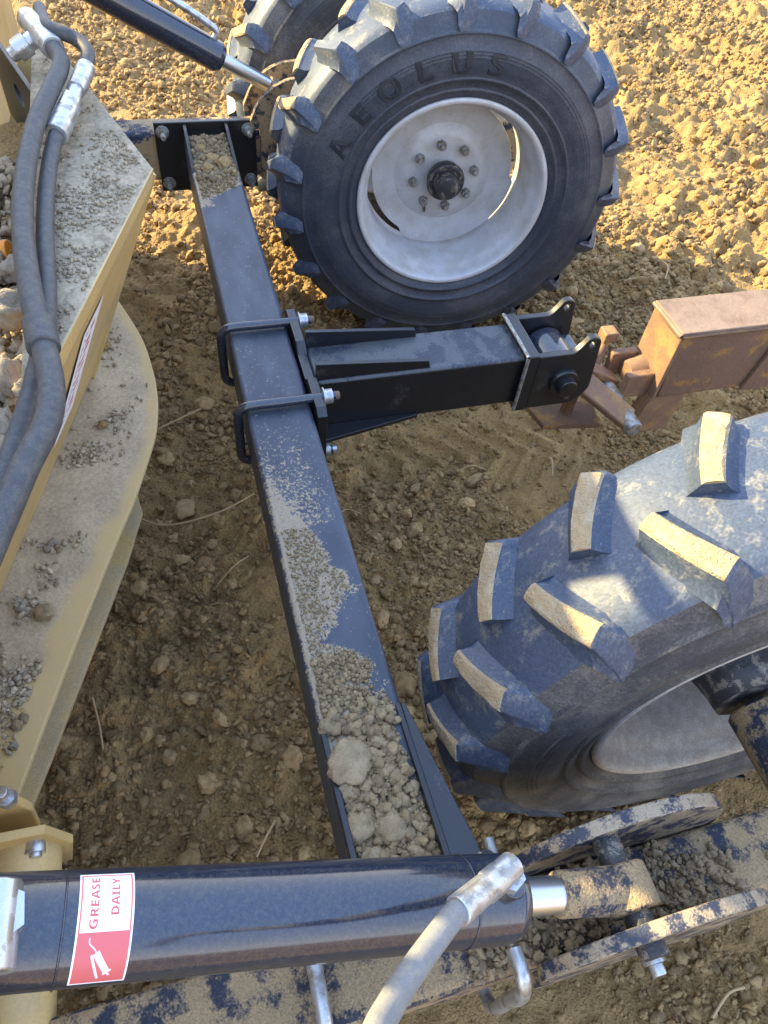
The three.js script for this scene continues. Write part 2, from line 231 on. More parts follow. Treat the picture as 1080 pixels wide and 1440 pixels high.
{ // dry stems
  const S = [
    [[[-.411, .02, -.107], [-.34, .03, -.05], [-.26, .045, -.021], [-.15, .05, -.03], [-.048, .055, -.075]], .0028, 'long curved dry stem lying against the clods left of the crossbeam'],
    [[[-.34, .012, -.447], [-.25, .03, -.46], [-.162, .035, -.485]], .003, 'pale straight straw beside the rounded lower plate'],
    [[[-.551, .02, .477], [-.54, .035, .55], [-.531, .02, .621]], .0028, 'short dry twig lying below the dusty lower plate'],
    [[[-.212, .015, .956], [-.19, .03, .93], [-.159, .02, .885]], .003, 'brown twig on the soil close to the steel-capped crossbeam end'],
    [[[.98, .01, -.12], [.975, .02, -.07], [.965, .015, -.02]], .003, 'pale straw on the soil below the rusty link'],
    [[[.64, .015, -.10], [.69, .022, -.10], [.74, .012, -.085]], .002, 'thin dry straw on the soil below the drawbar'],
    [[[-.2, .01, .2], [-.15, .03, .17], [-.1, .035, .12]], .0018, 'thin grey root fibre among the clods beside the crossbeam'],
    [[[.2, .02, .02], [.23, .03, .0], [.27, .02, .02]], .0018, 'thin bent straw on the soil under the drawbar mounting'],
    [[[.66, .01, 1.50], [.72, .02, 1.47], [.76, .012, 1.47]], .0035, 'broad pale straw on the soil beside the mud-caked arm'],
    [[[1.9, .0, -.95], [1.93, .03, -1.0], [1.94, .03, -1.06]], .003, 'sunlit straw on the open soil near the rusty tongue'],
  ];
  for (const [p, r, l] of S) tag(mesh('straw_stem', tube(p.map(([x, y, z]) => [x, Math.max(y, 0) + H(x, z) + 0.012, z]), r, 24, 6), M.straw, scene), l, 'straw');
}

// ---------------------------------------------------------------- wheels
const font = await new FontLoader().loadAsync('fonts/droid/droid_sans_bold.typeface.json');
const half = [[.318, .118], [.322, .129], [.338, .135], [.342, .143], [.350, .143], [.353, .138], [.374, .147], [.377, .154], [.384, .154], [.387, .150], [.405, .1555], [.425, .157], [.437, .1572], [.4385, .1582], [.440, .157], [.446, .1566], [.4475, .1576], [.449, .1563], [.455, .1556], [.4565, .1566], [.458, .155], [.47, .152], [.492, .145], [.496, .149], [.502, .148], [.506, .141], [.530, .130], [.548, .121], [.556, .113], [.566, .098], [.571, .06], [.573, .03], [.574, 0]];
const rc = (z) => { z = Math.abs(z); for (let i = half.length - 1; i > 26; i--) { const [r0, z0] = half[i], [r1, z1] = half[i - 1]; if (z <= z1) return mix(r0, r1, clamp((z - z0) / (z1 - z0))); } return 0.540; };
const sideZ = (r) => { for (let i = 1; i < half.length; i++) if (r <= half[i][0]) { const [r0, z0] = half[i - 1], [r1, z1] = half[i]; return mix(z0, z1, (r - r0) / (r1 - r0)); } return 0; };
const latheZ = (pts, seg = 96) => new THREE.LatheGeometry(pts.map((q) => new THREE.Vector2(q[0], q[1])), seg).rotateX(Math.PI / 2).scale(1, 1, 1);
function lugGeo(side, cap) {                                  // one tread bar swept from the centre line over the shoulder; angle 0 on +x
  const st = [], n = 8, r = rng(side + 5);
  for (let i = 0; i <= n; i++) { const u = i / n; st.push({ z: side * (0.004 + 0.110 * u), a: -(0.045 * u + 0.018 * u * u) / 0.6, rt: 0.606 - 1.0 * (0.114 * u) ** 2, w: 0.0145 + 0.004 * u, b: 0.040 + 0.006 * u, rb: rc(0.114 * u) - 0.006 }); }
  if (!cap) st.push({ z: side * 0.120, a: -0.066 / 0.6, rt: 0.584, w: 0.020, b: 0.044, rb: 0.540 }, { z: side * 0.130, a: -0.068 / 0.6, rt: 0.550, w: 0.023, b: 0.044, rb: 0.520 }, { z: side * 0.139, a: -0.070 / 0.6, rt: 0.520, w: 0.026, b: 0.038, rb: 0.505 });
  const rows = st.map((s, i) => {
    const p = st[Math.max(0, Math.min(i, n) - 1)], q = st[Math.min(n, i + 1)]; let dz = q.z - p.z, dt = (q.a - p.a) * 0.58; if (i > n) { dz = side * 0.9; dt = -0.5; } const L = Math.hypot(dz, dt) || 1, nz = -dt / L, nt = dz / L;
    const P = (rad, w) => { const a = s.a + nt * w / rad, z = s.z + nz * w; return [rad * Math.cos(a), rad * Math.sin(a), z]; };
    const c = 0.004, j = cap ? (r() - 0.5) * 0.004 : 0, rm = s.rb + 0.008 + (s.rt - s.rb - 0.008) * 0.22;
    return cap ? [P(s.rt - 0.004, -s.w - 0.001), P(s.rt + 0.001, -s.w + 0.003 + j), P(s.rt + 0.0025, 0), P(s.rt + 0.001, s.w - 0.003 + j), P(s.rt - 0.004, s.w + 0.001)]
      : [P(s.rb, -s.b), P(rm, -s.w - 0.008), P(s.rt - c, -s.w), P(s.rt, -s.w + c), P(s.rt, s.w - c), P(s.rt - c, s.w), P(rm, s.w + 0.008), P(s.rb, s.b)];
  });
  const v = []; const tri = (a, b, c) => v.push(...a, ...b, ...c), m = rows[0].length;
  for (let i = 0; i < rows.length - 1; i++) for (let k = 0; k < m - 1; k++) { const [a, b, c, d] = [rows[i][k], rows[i][k + 1], rows[i + 1][k + 1], rows[i + 1][k]]; if (side > 0) { tri(a, b, c); tri(a, c, d); } else { tri(a, c, b); tri(a, d, c); } }
  for (const [row, f] of [[rows[0], 1], [rows[rows.length - 1], -1]]) for (let k = 1; k < m - 1; k++) f * side > 0 ? tri(row[0], row[k + 1], row[k]) : tri(row[0], row[k], row[k + 1]);
  const g = new THREE.BufferGeometry(); g.setAttribute('position', new THREE.Float32BufferAttribute(v, 3)); return boxUV(toCreasedNormals(g, 0.62));
}
const LUG = { '1': lugGeo(1), '-1': lugGeo(-1) }, CAP = { '1': lugGeo(1, true), '-1': lugGeo(-1, true) };
function discShape(r0, r1, n) { const s = new THREE.Shape(), N = 180; for (let i = 0; i <= N; i++) { const a = i / N * Math.PI * 2, k = ((a + Math.PI * 2 - 0.05) / (Math.PI * 2) * n) % 1; const r = mix(r0, r1, ss(0.30, 0.34, k) * ss(0.98, 0.94, k)); i ? s.lineTo(r * Math.cos(a), r * Math.sin(a)) : s.moveTo(r * Math.cos(a), r * Math.sin(a)); } return s; }
function wheel(label, pos, toe, spin, o) {
  const t = thing('tractor_tyre_wheel', label, 'wheel', pos, 'lugged wheels under the frame'); t.rotation.y = toe;
  const cut = 27, tyre = mesh('sidewall', latheZ(half.slice(0, cut + 1), 128), o.sidewall, t);
  mesh('sidewall', latheZ(half.slice(0, cut + 1).map(([r, z]) => [r, -z]), 128), o.sidewall, t);
  mesh('tread', latheZ([...half.slice(cut), ...half.slice(cut, -1).reverse().map(([r, z]) => [r, -z])], 128), M.rubber, t);
  if (o.text) {
    const word = 'AEOLUS';
    [...word].forEach((ch, i) => {
      const g = new TextGeometry(ch, { font, size: 0.058, depth: 0.004, curveSegments: 6, bevelEnabled: true, bevelSize: 0.0008, bevelThickness: 0.0008, bevelSegments: 1 }); g.computeBoundingBox(); g.translate(-g.boundingBox.max.x / 2, 0, 0).scale(1.2, 1, 1);
      const a = THREE.MathUtils.degToRad(155 - i * 14.6), R = 0.398, p = g.attributes.position;
      for (let k = 0; k < p.count; k++) { const lx = p.getX(k), ly = p.getY(k), lz = p.getZ(k), r = R + ly, b = a - lx / R; p.setXYZ(k, r * Math.cos(b), r * Math.sin(b), sideZ(r) + lz - 0.001); }
      g.computeVertexNormals(); mesh('letter', g, M.letter, tyre);
    });
  }
  const N = 19, r = rng(o.seed);
  for (let i = 0; i < N; i++) for (const s of [1, -1]) {
    const a = spin + (i + (s > 0 ? 0 : 0.5)) / N * Math.PI * 2;
    const lug = mesh('lug', LUG[s], M.rubber, t, false); lug.rotation.z = a;
    if (r() < o.mud) mesh('mud_cap', CAP[s], M.mud, lug, false);
  }
  const z = 0;
  mesh('rim', latheZ([[.320, .126], [.321, .132], [.316, .137], [.306, .135], [.300, .126], [.296, .112], [.293, .095], [.286, .086], [.276, .062], [.273, .02], [.273, -.085], [.29, -.10], [.297, -.115], [.300, -.126], [.306, -.135], [.316, -.137], [.321, -.132]], 96), o.rim, t);
  const dz = o.deep ? -0.08 : -0.062;
  mesh('disc', plateXY(discShape(0.246, 0.2655, 2), 0.012, dz, 0.002), o.rim, t);
  mesh('disc_boss', latheZ([[0, .030], [.125, .030], [.14, .022], [.175, .010], [.176, 0]], 64).translate(0, 0, dz), o.rim, t);
  const hub = mesh('hub', latheZ(o.deep ? [[0, .03], [.15, .03], [.155, .045], [.15, .075], [.125, .085], [.10, .09], [.085, .12], [.075, .16], [.07, .2], [0, .2]] : [[.02, .045], [.056, .045], [.060, .05], [.066, .078], [.062, .088], [.048, .088], [.044, .080], [.042, .088], [.040, .118], [.034, .126], [0, .128]], 48).translate(0, 0, dz), M.hub, t);
  for (let i = 0; i < 8; i++) {
    const a = i / 8 * Math.PI * 2 + 0.2, R = o.deep ? 0.128 : 0.108, x = R * Math.cos(a), y = R * Math.sin(a), z0 = dz + (o.deep ? 0.08 : 0.03);
    const nut = mesh('wheel_nut', hex(V(x, y, z0), V(x, y, z0 + 0.02), 0.016), o.deep ? M.hub : M.zincDull, t);
    mesh('stud', rod(V(x, y, z0 + 0.018), V(x, y, z0 + 0.034), 0.0085, 0.0085, 12), o.deep ? M.hub : M.zincDull, nut);
  }
  if (!o.deep) mesh('valve_stem', rod(V(-.052, -.118, dz + .03), V(-.055, -.125, dz + .05), 0.006, 0.005, 10), M.hub, t);
  return t;
}
wheel('lugged wheel facing the drawbar with silver disc and black hub cap', [.765, .585, -.897], -0.125, (131.75 + 6.2) * Math.PI / 180, { sidewall: M.sidewall, rim: M.rim, text: true, mud: 0.7, seed: 3 });
wheel('dusty lugged wheel standing behind the wheel with the silver disc', [.72, .585, -1.535], -0.06, 0.12, { sidewall: M.sidewallDusty, rim: M.rim, mud: 0.5, seed: 4 });
wheel('lugged wheel with mud-topped tread bars beside the mud-caked arm', [.742, .585, .925], -0.036, (117.4 - 9.47) * Math.PI / 180, { sidewall: M.sidewallDusty, rim: M.rimDusty, deep: true, mud: 1, seed: 5 });

// ---------------------------------------------------------------- crossbeam
const beamDust = [[-1.25, 1, 0], [-1.0, 1, 0], [-.88, .85, 0], [-.78, .2, 0], [.3, .1, 0], [.45, .35, 0], [.52, .5, 0], [.58, .66, 0], [.66, .78, 0], [.70, .55, 0], [.74, .34, 0], [.77, .30, 0], [.80, .62, 0], [.86, .70, 0], [.93, .78, 0], [1.02, .9, 0], [1.25, 1, 0]];
function table(t, z) { for (let i = 1; i < t.length; i++) if (z <= t[i][0]) return mix(t[i - 1][1], t[i][1], (z - t[i - 1][0]) / (t[i][0] - t[i - 1][0])); return t[t.length - 1][1]; }
function beamCover(x, z) {                                     // how much settled soil covers a spot of the top
  const u = (x + 0.076) / 0.152, n = fbm(x * 30, z * 30, 4, 140), e = table(beamDust, z) + (n - 0.5) * 0.45;
  let c = ss(e + 0.16, e - 0.12, u) * ss(-0.01, 0.05 + 0.05 * n, u) ;
  if (z > -0.75 && z < 0.5) { const film = (0.04 + 0.44 * ss(0.1, 0.48, z)) * ss(1.05, 0.5, u); c = Math.max(c * ss(0.15, 0.5, z), film); }
  return c;
}
const beamTop = tex(256, 2048, (u, v) => {
  const x = (u - 0.5) * 0.152, z = (v - 0.5) * 2.5, g = hash2(u * 4096 | 0, v * 8192 | 0, 3), g2 = vnoise(x * 420, z * 420, 150), g3 = vnoise(x * 160, z * 160, 151);
  const c = beamCover(x, z), k = ss(0.42, 0.6, c * 1.0 + (g2 - 0.5) * 0.75 + (g3 - 0.5) * 0.55 + (g - 0.5) * 0.3) ;
  const film = 0.25 + 0.5 * fbm(x * 26, z * 9, 4, 155);
  const b = l3([0.014, 0.020, 0.038], [0.125, 0.150, 0.195], film * film), f = 0.8 + 0.4 * g2;  // thin dust film, its blue tint painted in for the reflected sky
  return l3(b, [0.36 * f, 0.275 * f, 0.165 * f], k * 0.78);
}, true, false);
const beamMat = std({ map: beamTop, roughness: 0.42, bumpMap: null });
{
  const t = thing('crossbeam', 'long black square steel beam with soil along its top', 'beam');
  const g = boxUV(box(-.076, .076, .468, .62, -1.214, 1.214, .012)); const p = g.attributes.position, n = g.attributes.normal, uv = g.attributes.uv;
  for (let i = 0; i < p.count; i += 3) { const top = (n.getY(i) + n.getY(i + 1) + n.getY(i + 2)) > 1.0; for (let k = i; k < i + 3; k++) top ? uv.setXY(k, p.getX(k) / 0.152 + 0.5, p.getZ(k) / 2.5 + 0.5) : uv.setXY(k, 0.985, 0.62 + p.getY(k) * 0.01); }
  mesh('tube', g, beamMat, t, false);
  for (const e of [-1, 1]) {
    const pl = mesh('end_plate', plateXY([[-.169, .426], [.169, .426], [.169, .662], [-.169, .662]], .016, e > 0 ? 1.2145 : -1.2305, .002), M.black, t);
    for (const [x, y] of [[-.143, .632], [.143, .632], [-.143, .456], [.143, .456]]) {
      const b = mesh('bolt', mergeGeometries([rod(V(x, y, e * 1.2140), V(x, y, e * 1.211), .022, .022, 24), hex(V(x, y, e * 1.211), V(x, y, e * 1.194), .0155)].map((q) => boxUV(q))), M.zincDull, t);
      mesh('bolt_end', rod(V(x, y, e * 1.196), V(x, y, e * 1.166), .0085, .0085, 14), M.zincDull, b);
    }
    for (const s of [-1, 1]) {
      const L = e > 0 ? .30 : .25, fin = new THREE.Shape([[0, -.01], [L, -.01], [L, .036], [L - .04, .034], [.015, .006], [0, .0]].map((q) => new THREE.Vector2(...q)));
      const g1 = plateXY(fin, .010, 0, .0015).rotateY(e > 0 ? -Math.PI / 2 : Math.PI / 2).translate(s * .069 + (e > 0 ? .005 : -.005), .62, e * (1.2135 - L));
      mesh('top_rib', g1, M.blackEdge, t);
      const gz0 = e * (1.2135 - L), gz1 = e * 1.2135;
      if (e > 0 && s > 0) mesh('side_gusset', plateXZ(e * s > 0 ? [[s * .0765, gz0], [s * .0765, gz1], [s * .138, gz1], [s * .084, gz0]] : [[s * .0765, gz1], [s * .0765, gz0], [s * .084, gz0], [s * .138, gz1]], .012, .615, .001), M.black, t);
    }
  }
}
{ // soil resting on the crossbeam
  const r = rng(51), A = [];
  const fill = (n, z0, z1, s0, s1) => { for (let i = 0; i < n; i++) { const x = mix(-.060, .062, r()), z = mix(z0, z1, r()); const c = beamCover(x, z); if (r() > c * c * c * ss(.25, .6, fbm(x * 45, z * 45, 3, 145) + .12)) continue; const s = s0 + (s1 - s0) * r() ** 3; A.push([x, .6205 + s * 0.5 + (z > 1 ? r() * .006 : 0), z, s]); } };
  fill(9000, .5, 1.205, .0006, .0028); fill(6000, .80, 1.205, .001, .006); fill(1300, .9, 1.205, .003, .012); fill(4200, -1.2, -.8, .0008, .005); fill(420, -1.18, -.9, .004, .013); fill(500, -.8, -.5, .0006, .002);
  scatter('beam_soil_crumbs', 'grey-brown crumbs of soil piled on the crossbeam top', 'soil', clodSmall[0], M.crumb, A, [.335, .25, .14]);
  const R = [[-.036, 1.0, .034, 'largest grey stone on the crossbeam, angular with a broken face'], [-.045, 1.10, .024, 'rounded grey stone on the crossbeam beside the largest angular one'], [.0, 1.112, .023, 'rounded grey stone on the crossbeam close to its right rib'], [-.04, 1.15, .020, 'flat pale stone on the crossbeam end under the near cylinder'], [-.06, .93, .014, 'small reddish clod on the left edge of the crossbeam'], [-.055, 1.045, .018, 'grey stone wedged on the left edge of the crossbeam'], [-.02, 1.125, .011, 'small white pebble between the rounded stones on the crossbeam'], [.03, 1.04, .014, 'small grey stone on the crossbeam among loose crumbs'], [.0, -1.03, .02, 'dusty clod on the crossbeam at the far bolted plate'], [.03, -.985, .024, 'flat dusty clod on the crossbeam near the far bolted plate'], [-.025, -.97, .017, 'small dusty clod on the crossbeam where the soil thins out'], [-.03, -1.1, .017, 'dusty clod on the crossbeam hard against the far plate']];
  R.forEach(([x, z, s, l], i) => { const o = mesh('beam_stone', clodBig[(i * 3) % 8], z > 0 ? M.beamStone : M.clod, scene, false); o.position.set(x, .62 + s * .5, z); o.rotation.set(.3 * r(), r() * 6, .3 * r()); o.scale.set(s, s * .9, s * 1.05); tag(o, l, 'stone'); });
}

// ---------------------------------------------------------------- drawbar with clamp and clevis
{
  const t = thing('drawbar', 'black drawbar tube clamped to the crossbeam, ending in an eared clevis', 'drawbar');
  const dTop = tex(512, 256, (u, v) => {
    const x = u * .62, z = (v - .5) * .152, n = fbm(x * 24, z * 24, 4, 160), g = vnoise(x * 400, z * 400, 161), k = ss(.46, .62, n + (g - .5) * .22 + .09 * ss(.5, .05, x) + .02);
    return l3([.018, .025, .044], [.12, .125, .125], .15 + k * .4 + .25 * (g - .5));
  }, true, false);
  const dm = std({ map: dTop, roughness: .4 });
  const g = boxUV(box(.106, .668, .460, .618, -.076, .076, .012)); const p = g.attributes.position, n = g.attributes.normal, uv = g.attributes.uv;
  for (let i = 0; i < p.count; i += 3) { const top = (n.getY(i) + n.getY(i + 1) + n.getY(i + 2)) > 1.2; for (let k = i; k < i + 3; k++) top ? uv.setXY(k, (p.getX(k) - .1) / .62, p.getZ(k) / .152 + .5) : uv.setXY(k, p.getX(k), p.getY(k)); }
  const topG = [], sideG = []; // split so that the dust lies on the top face only
  { const pp = [[], []], nn = [[], []], uu = [[], []]; for (let i = 0; i < p.count; i += 3) { const q = (n.getY(i) + n.getY(i + 1) + n.getY(i + 2)) > 1.2 ? 0 : 1; for (let k = i; k < i + 3; k++) { pp[q].push(p.getX(k), p.getY(k), p.getZ(k)); nn[q].push(n.getX(k), n.getY(k), n.getZ(k)); uu[q].push(uv.getX(k), uv.getY(k)); } }
    for (const q of [0, 1]) { const h = new THREE.BufferGeometry(); h.setAttribute('position', new THREE.Float32BufferAttribute(pp[q], 3)); h.setAttribute('normal', new THREE.Float32BufferAttribute(nn[q], 3)); h.setAttribute('uv', new THREE.Float32BufferAttribute(uu[q], 2)); (q ? sideG : topG).push(h); } }
  const tb = mesh('tube', sideG[0], M.black, t, false); mesh('tube_top', topG[0], dm, tb, false);
  // mounting plate with a dip between its two ears
  mesh('mounting_plate', plateXY([[-.205, .40], [.205, .40], [.205, .63], [.185, .645], [.085, .645], [.06, .622], [-.03, .622], [-.055, .645], [-.185, .645], [-.205, .63]], .024, 0, .0025).rotateY(-Math.PI / 2).translate(.1045, 0, 0), M.black, t);
  for (const z of [-.068, .056]) mesh('top_gusset', plateXY([[.106, .6185], [.40, .6185], [.395, .640], [.37, .643], [.106, .668]], .012, z, .0015), M.black, t);
  for (const [z0, z1] of [[-.118, -.0765], [.0765, .118]]) mesh('side_gusset', plateXZ(z0 > 0 ? [[.106, .0765], [.106, .135], [.38, .084], [.38, .0765]] : [[.106, -.135], [.106, -.0765], [.38, -.0765], [.38, -.084]], .012, .474, .0015), M.black, t);
  for (const z of [-.145, .145]) {
    const R = .03, x0 = -.095, pts = [];
    pts.push([.135, .636, z], [.06, .636, z], [x0 + R, .636, z]); for (let i = 1; i < 6; i++) { const a = Math.PI / 2 + i / 6 * Math.PI / 2; pts.push([x0 + R + R * Math.cos(a), .636 - R + R * Math.sin(a), z]); }
    pts.push([x0, .60, z], [x0, .49, z]); for (let i = 0; i < 6; i++) { const a = Math.PI + i / 6 * Math.PI / 2; pts.push([x0 + R + R * Math.cos(a), .452 + R + R * Math.sin(a), z]); }
    pts.push([x0 + R, .452, z], [.06, .452, z], [.135, .452, z]);
    const u = mesh('u_bolt', tube(pts, .0115, 140, 16), M.cylBlack, t);
    for (const y of [.636, .452]) { if (y > .5) { /* upper ends carry their nuts outside the plate's ears */ } const nt = mesh('nut', mergeGeometries([rod(V(.1052, y, z), V(.1085, y, z), .023, .023, 24), hex(V(.1085, y, z), V(.128, y, z), .0185)].map((q) => boxUV(q))), M.zinc, t); mesh('bolt_end', rod(V(.127, y, z), V(.146, y, z), .011, .010, 16), y > .5 ? M.rust : M.zinc, nt); }
  }
  mesh('collar', box(.660, .694, .444, .634, -.093, .093, .004), M.black, t);
  { const w = mesh('weld_bead', mergeGeometries([tube([[.658, .634, -.09], [.657, .636, -.04], [.658, .635, .02], [.657, .636, .06], [.658, .633, .092]], .005, 40, 8), tube([[.658, .633, .093], [.658, .56, .0935], [.658, .45, .0935]], .005, 40, 8)].map((q) => boxUV(q))), M.zincDull, t); }
  const cheek = () => { const s = new THREE.Shape(); s.moveTo(.694, .448); s.lineTo(.815, .448); s.quadraticCurveTo(.862, .452, .876, .505); s.lineTo(.872, .55); s.lineTo(.862, .648); s.absarc(.838, .650, .024, -.05, Math.PI * .72, false); s.quadraticCurveTo(.800, .628, .785, .628); s.lineTo(.694, .628); s.closePath(); return s; };
  for (const z of [-.091, .071]) {
    const c = mesh('clevis_cheek', plateXY(cheek(), .020, z, .0025, [hole(.838, .652, .010)]), M.black, t);
    mesh('boss', rod(V(.785, .535, z < 0 ? z - .012 : z + .019), V(.785, .535, z < 0 ? z + .001 : z + .034), .043, .04, 40), M.black, c);
  }
  mesh('pin', rod(V(.785, .535, -.115), V(.785, .535, .128), .027, .027, 32), M.black, t);
  mesh('pin_bolt', rod(V(.81, .475, .09), V(.81, .475, .098), .008, .008, 14), M.hub, t);
  mesh('swivel_block', mergeGeometries([rod(V(.785, .535, -.068), V(.785, .535, .068), .062, .062, 40), box(.79, .86, .50, .575, -.055, .055, .008)].map((q) => boxUV(q))), M.cylBlack, t);
}

// ---------------------------------------------------------------- rusty tongue and link
{
  const t = thing('rusty_tongue', 'rusty brown box tongue with a lit end in front of the clevis', 'hitch');
  const end = new THREE.Shape([[1.125, .628], [1.50, .63], [2.6, .64], [2.6, .40], [1.28, .40], [1.145, .40]].map((q) => new THREE.Vector2(...q)));
  mesh('box_tube', plateXY(end, .150, -.075, .005), M.rust, t);
  mesh('top_plate', plateXZ([[1.122, -.077], [1.122, .077], [2.6, .079], [2.6, -.079]], .012, .6405, .003), M.rustTop, t);
  mesh('splice_plate', plateXY([[1.43, .395], [2.6, .395], [2.6, .626], [1.47, .626]], .012, .0752, .002), M.rust, t);
  mesh('end_cap', plateXY([[-.075, .40], [.075, .40], [.075, .628], [-.075, .628]], .012, 0, .003).rotateY(-Math.PI / 2).translate(1.1385, 0, 0), M.rustPink, t);
  mesh('foot', plateXY([[1.10, .25], [1.24, .25], [1.25, .40], [1.13, .40]], .05, .02, .004), M.rustPink, t);
  mesh('socket', mergeGeometries([rod(V(1.075, .43, -.02), V(1.14, .435, -.02), .034, .046, 24), box(1.04, 1.13, .385, .47, .018, .045, .006), box(1.04, 1.13, .385, .47, -.085, -.058, .006)].map((q) => boxUV(q))), M.rustPink, t);
  mesh('weld_bead', tube([[1.121, .63, -.078], [1.119, .632, -.02], [1.121, .63, .03], [1.12, .631, .079]], .006, 40, 8), M.rustTop, t);
  mesh('weld_bead', tube([[1.125, .627, .078], [1.2, .628, .079], [1.32, .627, .0785], [1.46, .628, .079]], .0045, 60, 8), M.rust, t);
}
{
  const t = thing('rusty_link', 'rusty swivel link joining the clevis and the rusty tongue', 'hitch');
  mesh('shackle_bar', slabBar([.86, .50, .05], [1.02, .385, .115], .075, .024), M.rustPink, t);
  mesh('shackle_bar', slabBar([.86, .50, -.04], [1.04, .40, -.04], .06, .024), M.rustPink, t);
  mesh('cross_pin', rod(V(1.02, .385, -.10), V(1.03, .375, .165), .027, .026, 24), M.zincDull, t);
  mesh('pin_handle', mergeGeometries([rod(V(1.0, .40, -.07), V(1.035, .50, -.11), .014, .014, 16), box(1.015, 1.06, .485, .52, -.135, -.09, .006)].map((q) => boxUV(q))), M.rustPink, t);
  mesh('rusty_pan', plateXZ([[.80, -.07], [.82, .03], [1.0, .055], [1.02, -.05]], .02, .30, .004), M.rust, t);
  mesh('hanger', box(.90, .93, .295, .46, -.03, .0, .004), M.rust, t);
}
function slabBar(a, b, w, h) { const A = V(...a), B = V(...b), L = A.distanceTo(B); const g = new RoundedBoxGeometry(h, L + w * .7, w, 3, Math.min(h, w) * .3); return along(g, A, B); }

// ---------------------------------------------------------------- side arms with lugs
function lugShape() { const s = new THREE.Shape(); s.moveTo(.185, .455); s.lineTo(.525, .455); s.lineTo(.525, .615); s.absarc(.335, .602, .191, .06, Math.PI * .82, false); s.lineTo(.150, .655); s.lineTo(.150, .632); s.lineTo(.185, .632); s.closePath(); return s; }
function arm(side, label, pin) {
  const t = thing('side_arm', label, 'frame arm', [0, 0, 0], 'side arms of the frame');
  const zz = (a, b) => side > 0 ? [a, b] : [-b, -a];
  mesh('tube', box(-1.6, side > 0 ? 1.75 : 1.2, .455, .622, ...zz(1.2315, 1.345), .014), side > 0 ? M.armMud : M.armDirty, t);
  for (const [a, b, k] of [[1.2090, 1.2308, 0], [1.3455, 1.367, 1]]) { const [z0] = zz(a, b); const g = lugShape(); if (!k) { /* inner lug starts right of the end plate */ } const l = mesh('lug_plate', plateXY(g, b - a, z0, .0025, [hole(pin.x, pin.y, .022)]), side > 0 ? M.lugEdge : M.armMud, t); }
  const [p0, p1] = zz(1.205, 1.385); mesh('lug_pin', rod(V(pin.x, pin.y, p0), V(pin.x, pin.y, p1), .0205, .0205, 24), M.hub, t);
  return t;
}
const pinN = V(.280, .7356, 1.299), pinF = V(.335, .685, -1.288);
const nearArm = arm(1, 'mud-caked blue-black arm under the cylinder with the warning sticker', pinN);
{
  const t = nearArm;
  mesh('lug_bolt', mergeGeometries([rod(V(.335, .60, 1.3665), V(.335, .60, 1.370), .024, .024, 24), hex(V(.335, .60, 1.370), V(.335, .60, 1.388), .018), rod(V(.335, .60, 1.388), V(.335, .60, 1.404), .011, .011, 14)].map((q) => boxUV(q))), M.zinc, t);
  const u = mesh('galvanised_u_bolt', tube([[.115, .70, 1.205], [.115, .66, 1.205], [.115, .55, 1.205], [.115, .44, 1.21], [.115, .42, 1.24], [.115, .42, 1.30], [.115, .425, 1.36], [.115, .46, 1.372], [.115, .55, 1.372], [.115, .655, 1.37], [.115, .676, 1.352], [.115, .676, 1.32]], .011, 120, 14), M.zinc, t);
  mesh('u_bolt_nut', hex(V(.115, .645, 1.205), V(.115, .663, 1.205), .018), M.zincDull, u);
  mesh('clamp_u_bolt', tube([[-.155, .645, 1.23], [-.155, .648, 1.26], [-.155, .648, 1.33], [-.155, .62, 1.358], [-.155, .45, 1.358]], .011, 60, 14), M.zinc, t);
  mesh('axle_spindle', rod(V(.742, .585, 1.06), V(.742, .585, 1.40), .062, .062, 32), M.armMud, t);
  mesh('spindle_bracket', box(.66, .83, .46, .70, 1.3452, 1.37, .006), M.armMud, t);
}
const farArm = arm(-1, 'black arm behind the far bolted plate of the crossbeam', pinF);

// ---------------------------------------------------------------- hydraulic cylinders
function cylinder(label, A, B, pin, o) {                      // A gland end, B cap end, pin rod eye
  const t = thing('hydraulic_cylinder', label, 'cylinder', [0, 0, 0], 'hydraulic cylinders above the arms');
  const d = B.clone().sub(A).normalize(), at = (s) => A.clone().addScaledVector(d, s), L = A.distanceTo(B);
  const barrel = mesh('barrel', rod(at(0), at(L), o.r, o.r, 64), M.cylBlack, t);
  mesh('gland', rod(at(-.012), at(.002), o.r - .008, o.r - .004, 48), M.cylBlack, t);
  const e = pin.clone(); mesh('piston_rod', rod(at(-.01), e.clone().addScaledVector(d, .075), .0235, .0235, 40), M.chrome, t);
  const eye = mesh('rod_eye', mergeGeometries([rod(e.clone().addScaledVector(d, .12), e.clone().addScaledVector(d, .02), .029, .032, 32), rod(e.clone().add(V(0, 0, -.030)), e.clone().add(V(0, 0, .030)), .038, .038, 36)].map((q) => boxUV(q))), o.eye, t);
  return { t, d, at, L, barrel };
}
const nA = V(.092, .800, 1.274), nB = V(-.72, 1.0785, 1.166);
const near = cylinder('black hydraulic cylinder with a red and white warning sticker', nA, nB, pinN, { eye: M.armMud, r: .053 });
const far = cylinder('shiny black hydraulic cylinder beyond the crossbeam with a bright rod', V(.070, .831, -1.283), V(-.72, 1.268, -1.283), pinF, { eye: M.armMud, r: .0465 });
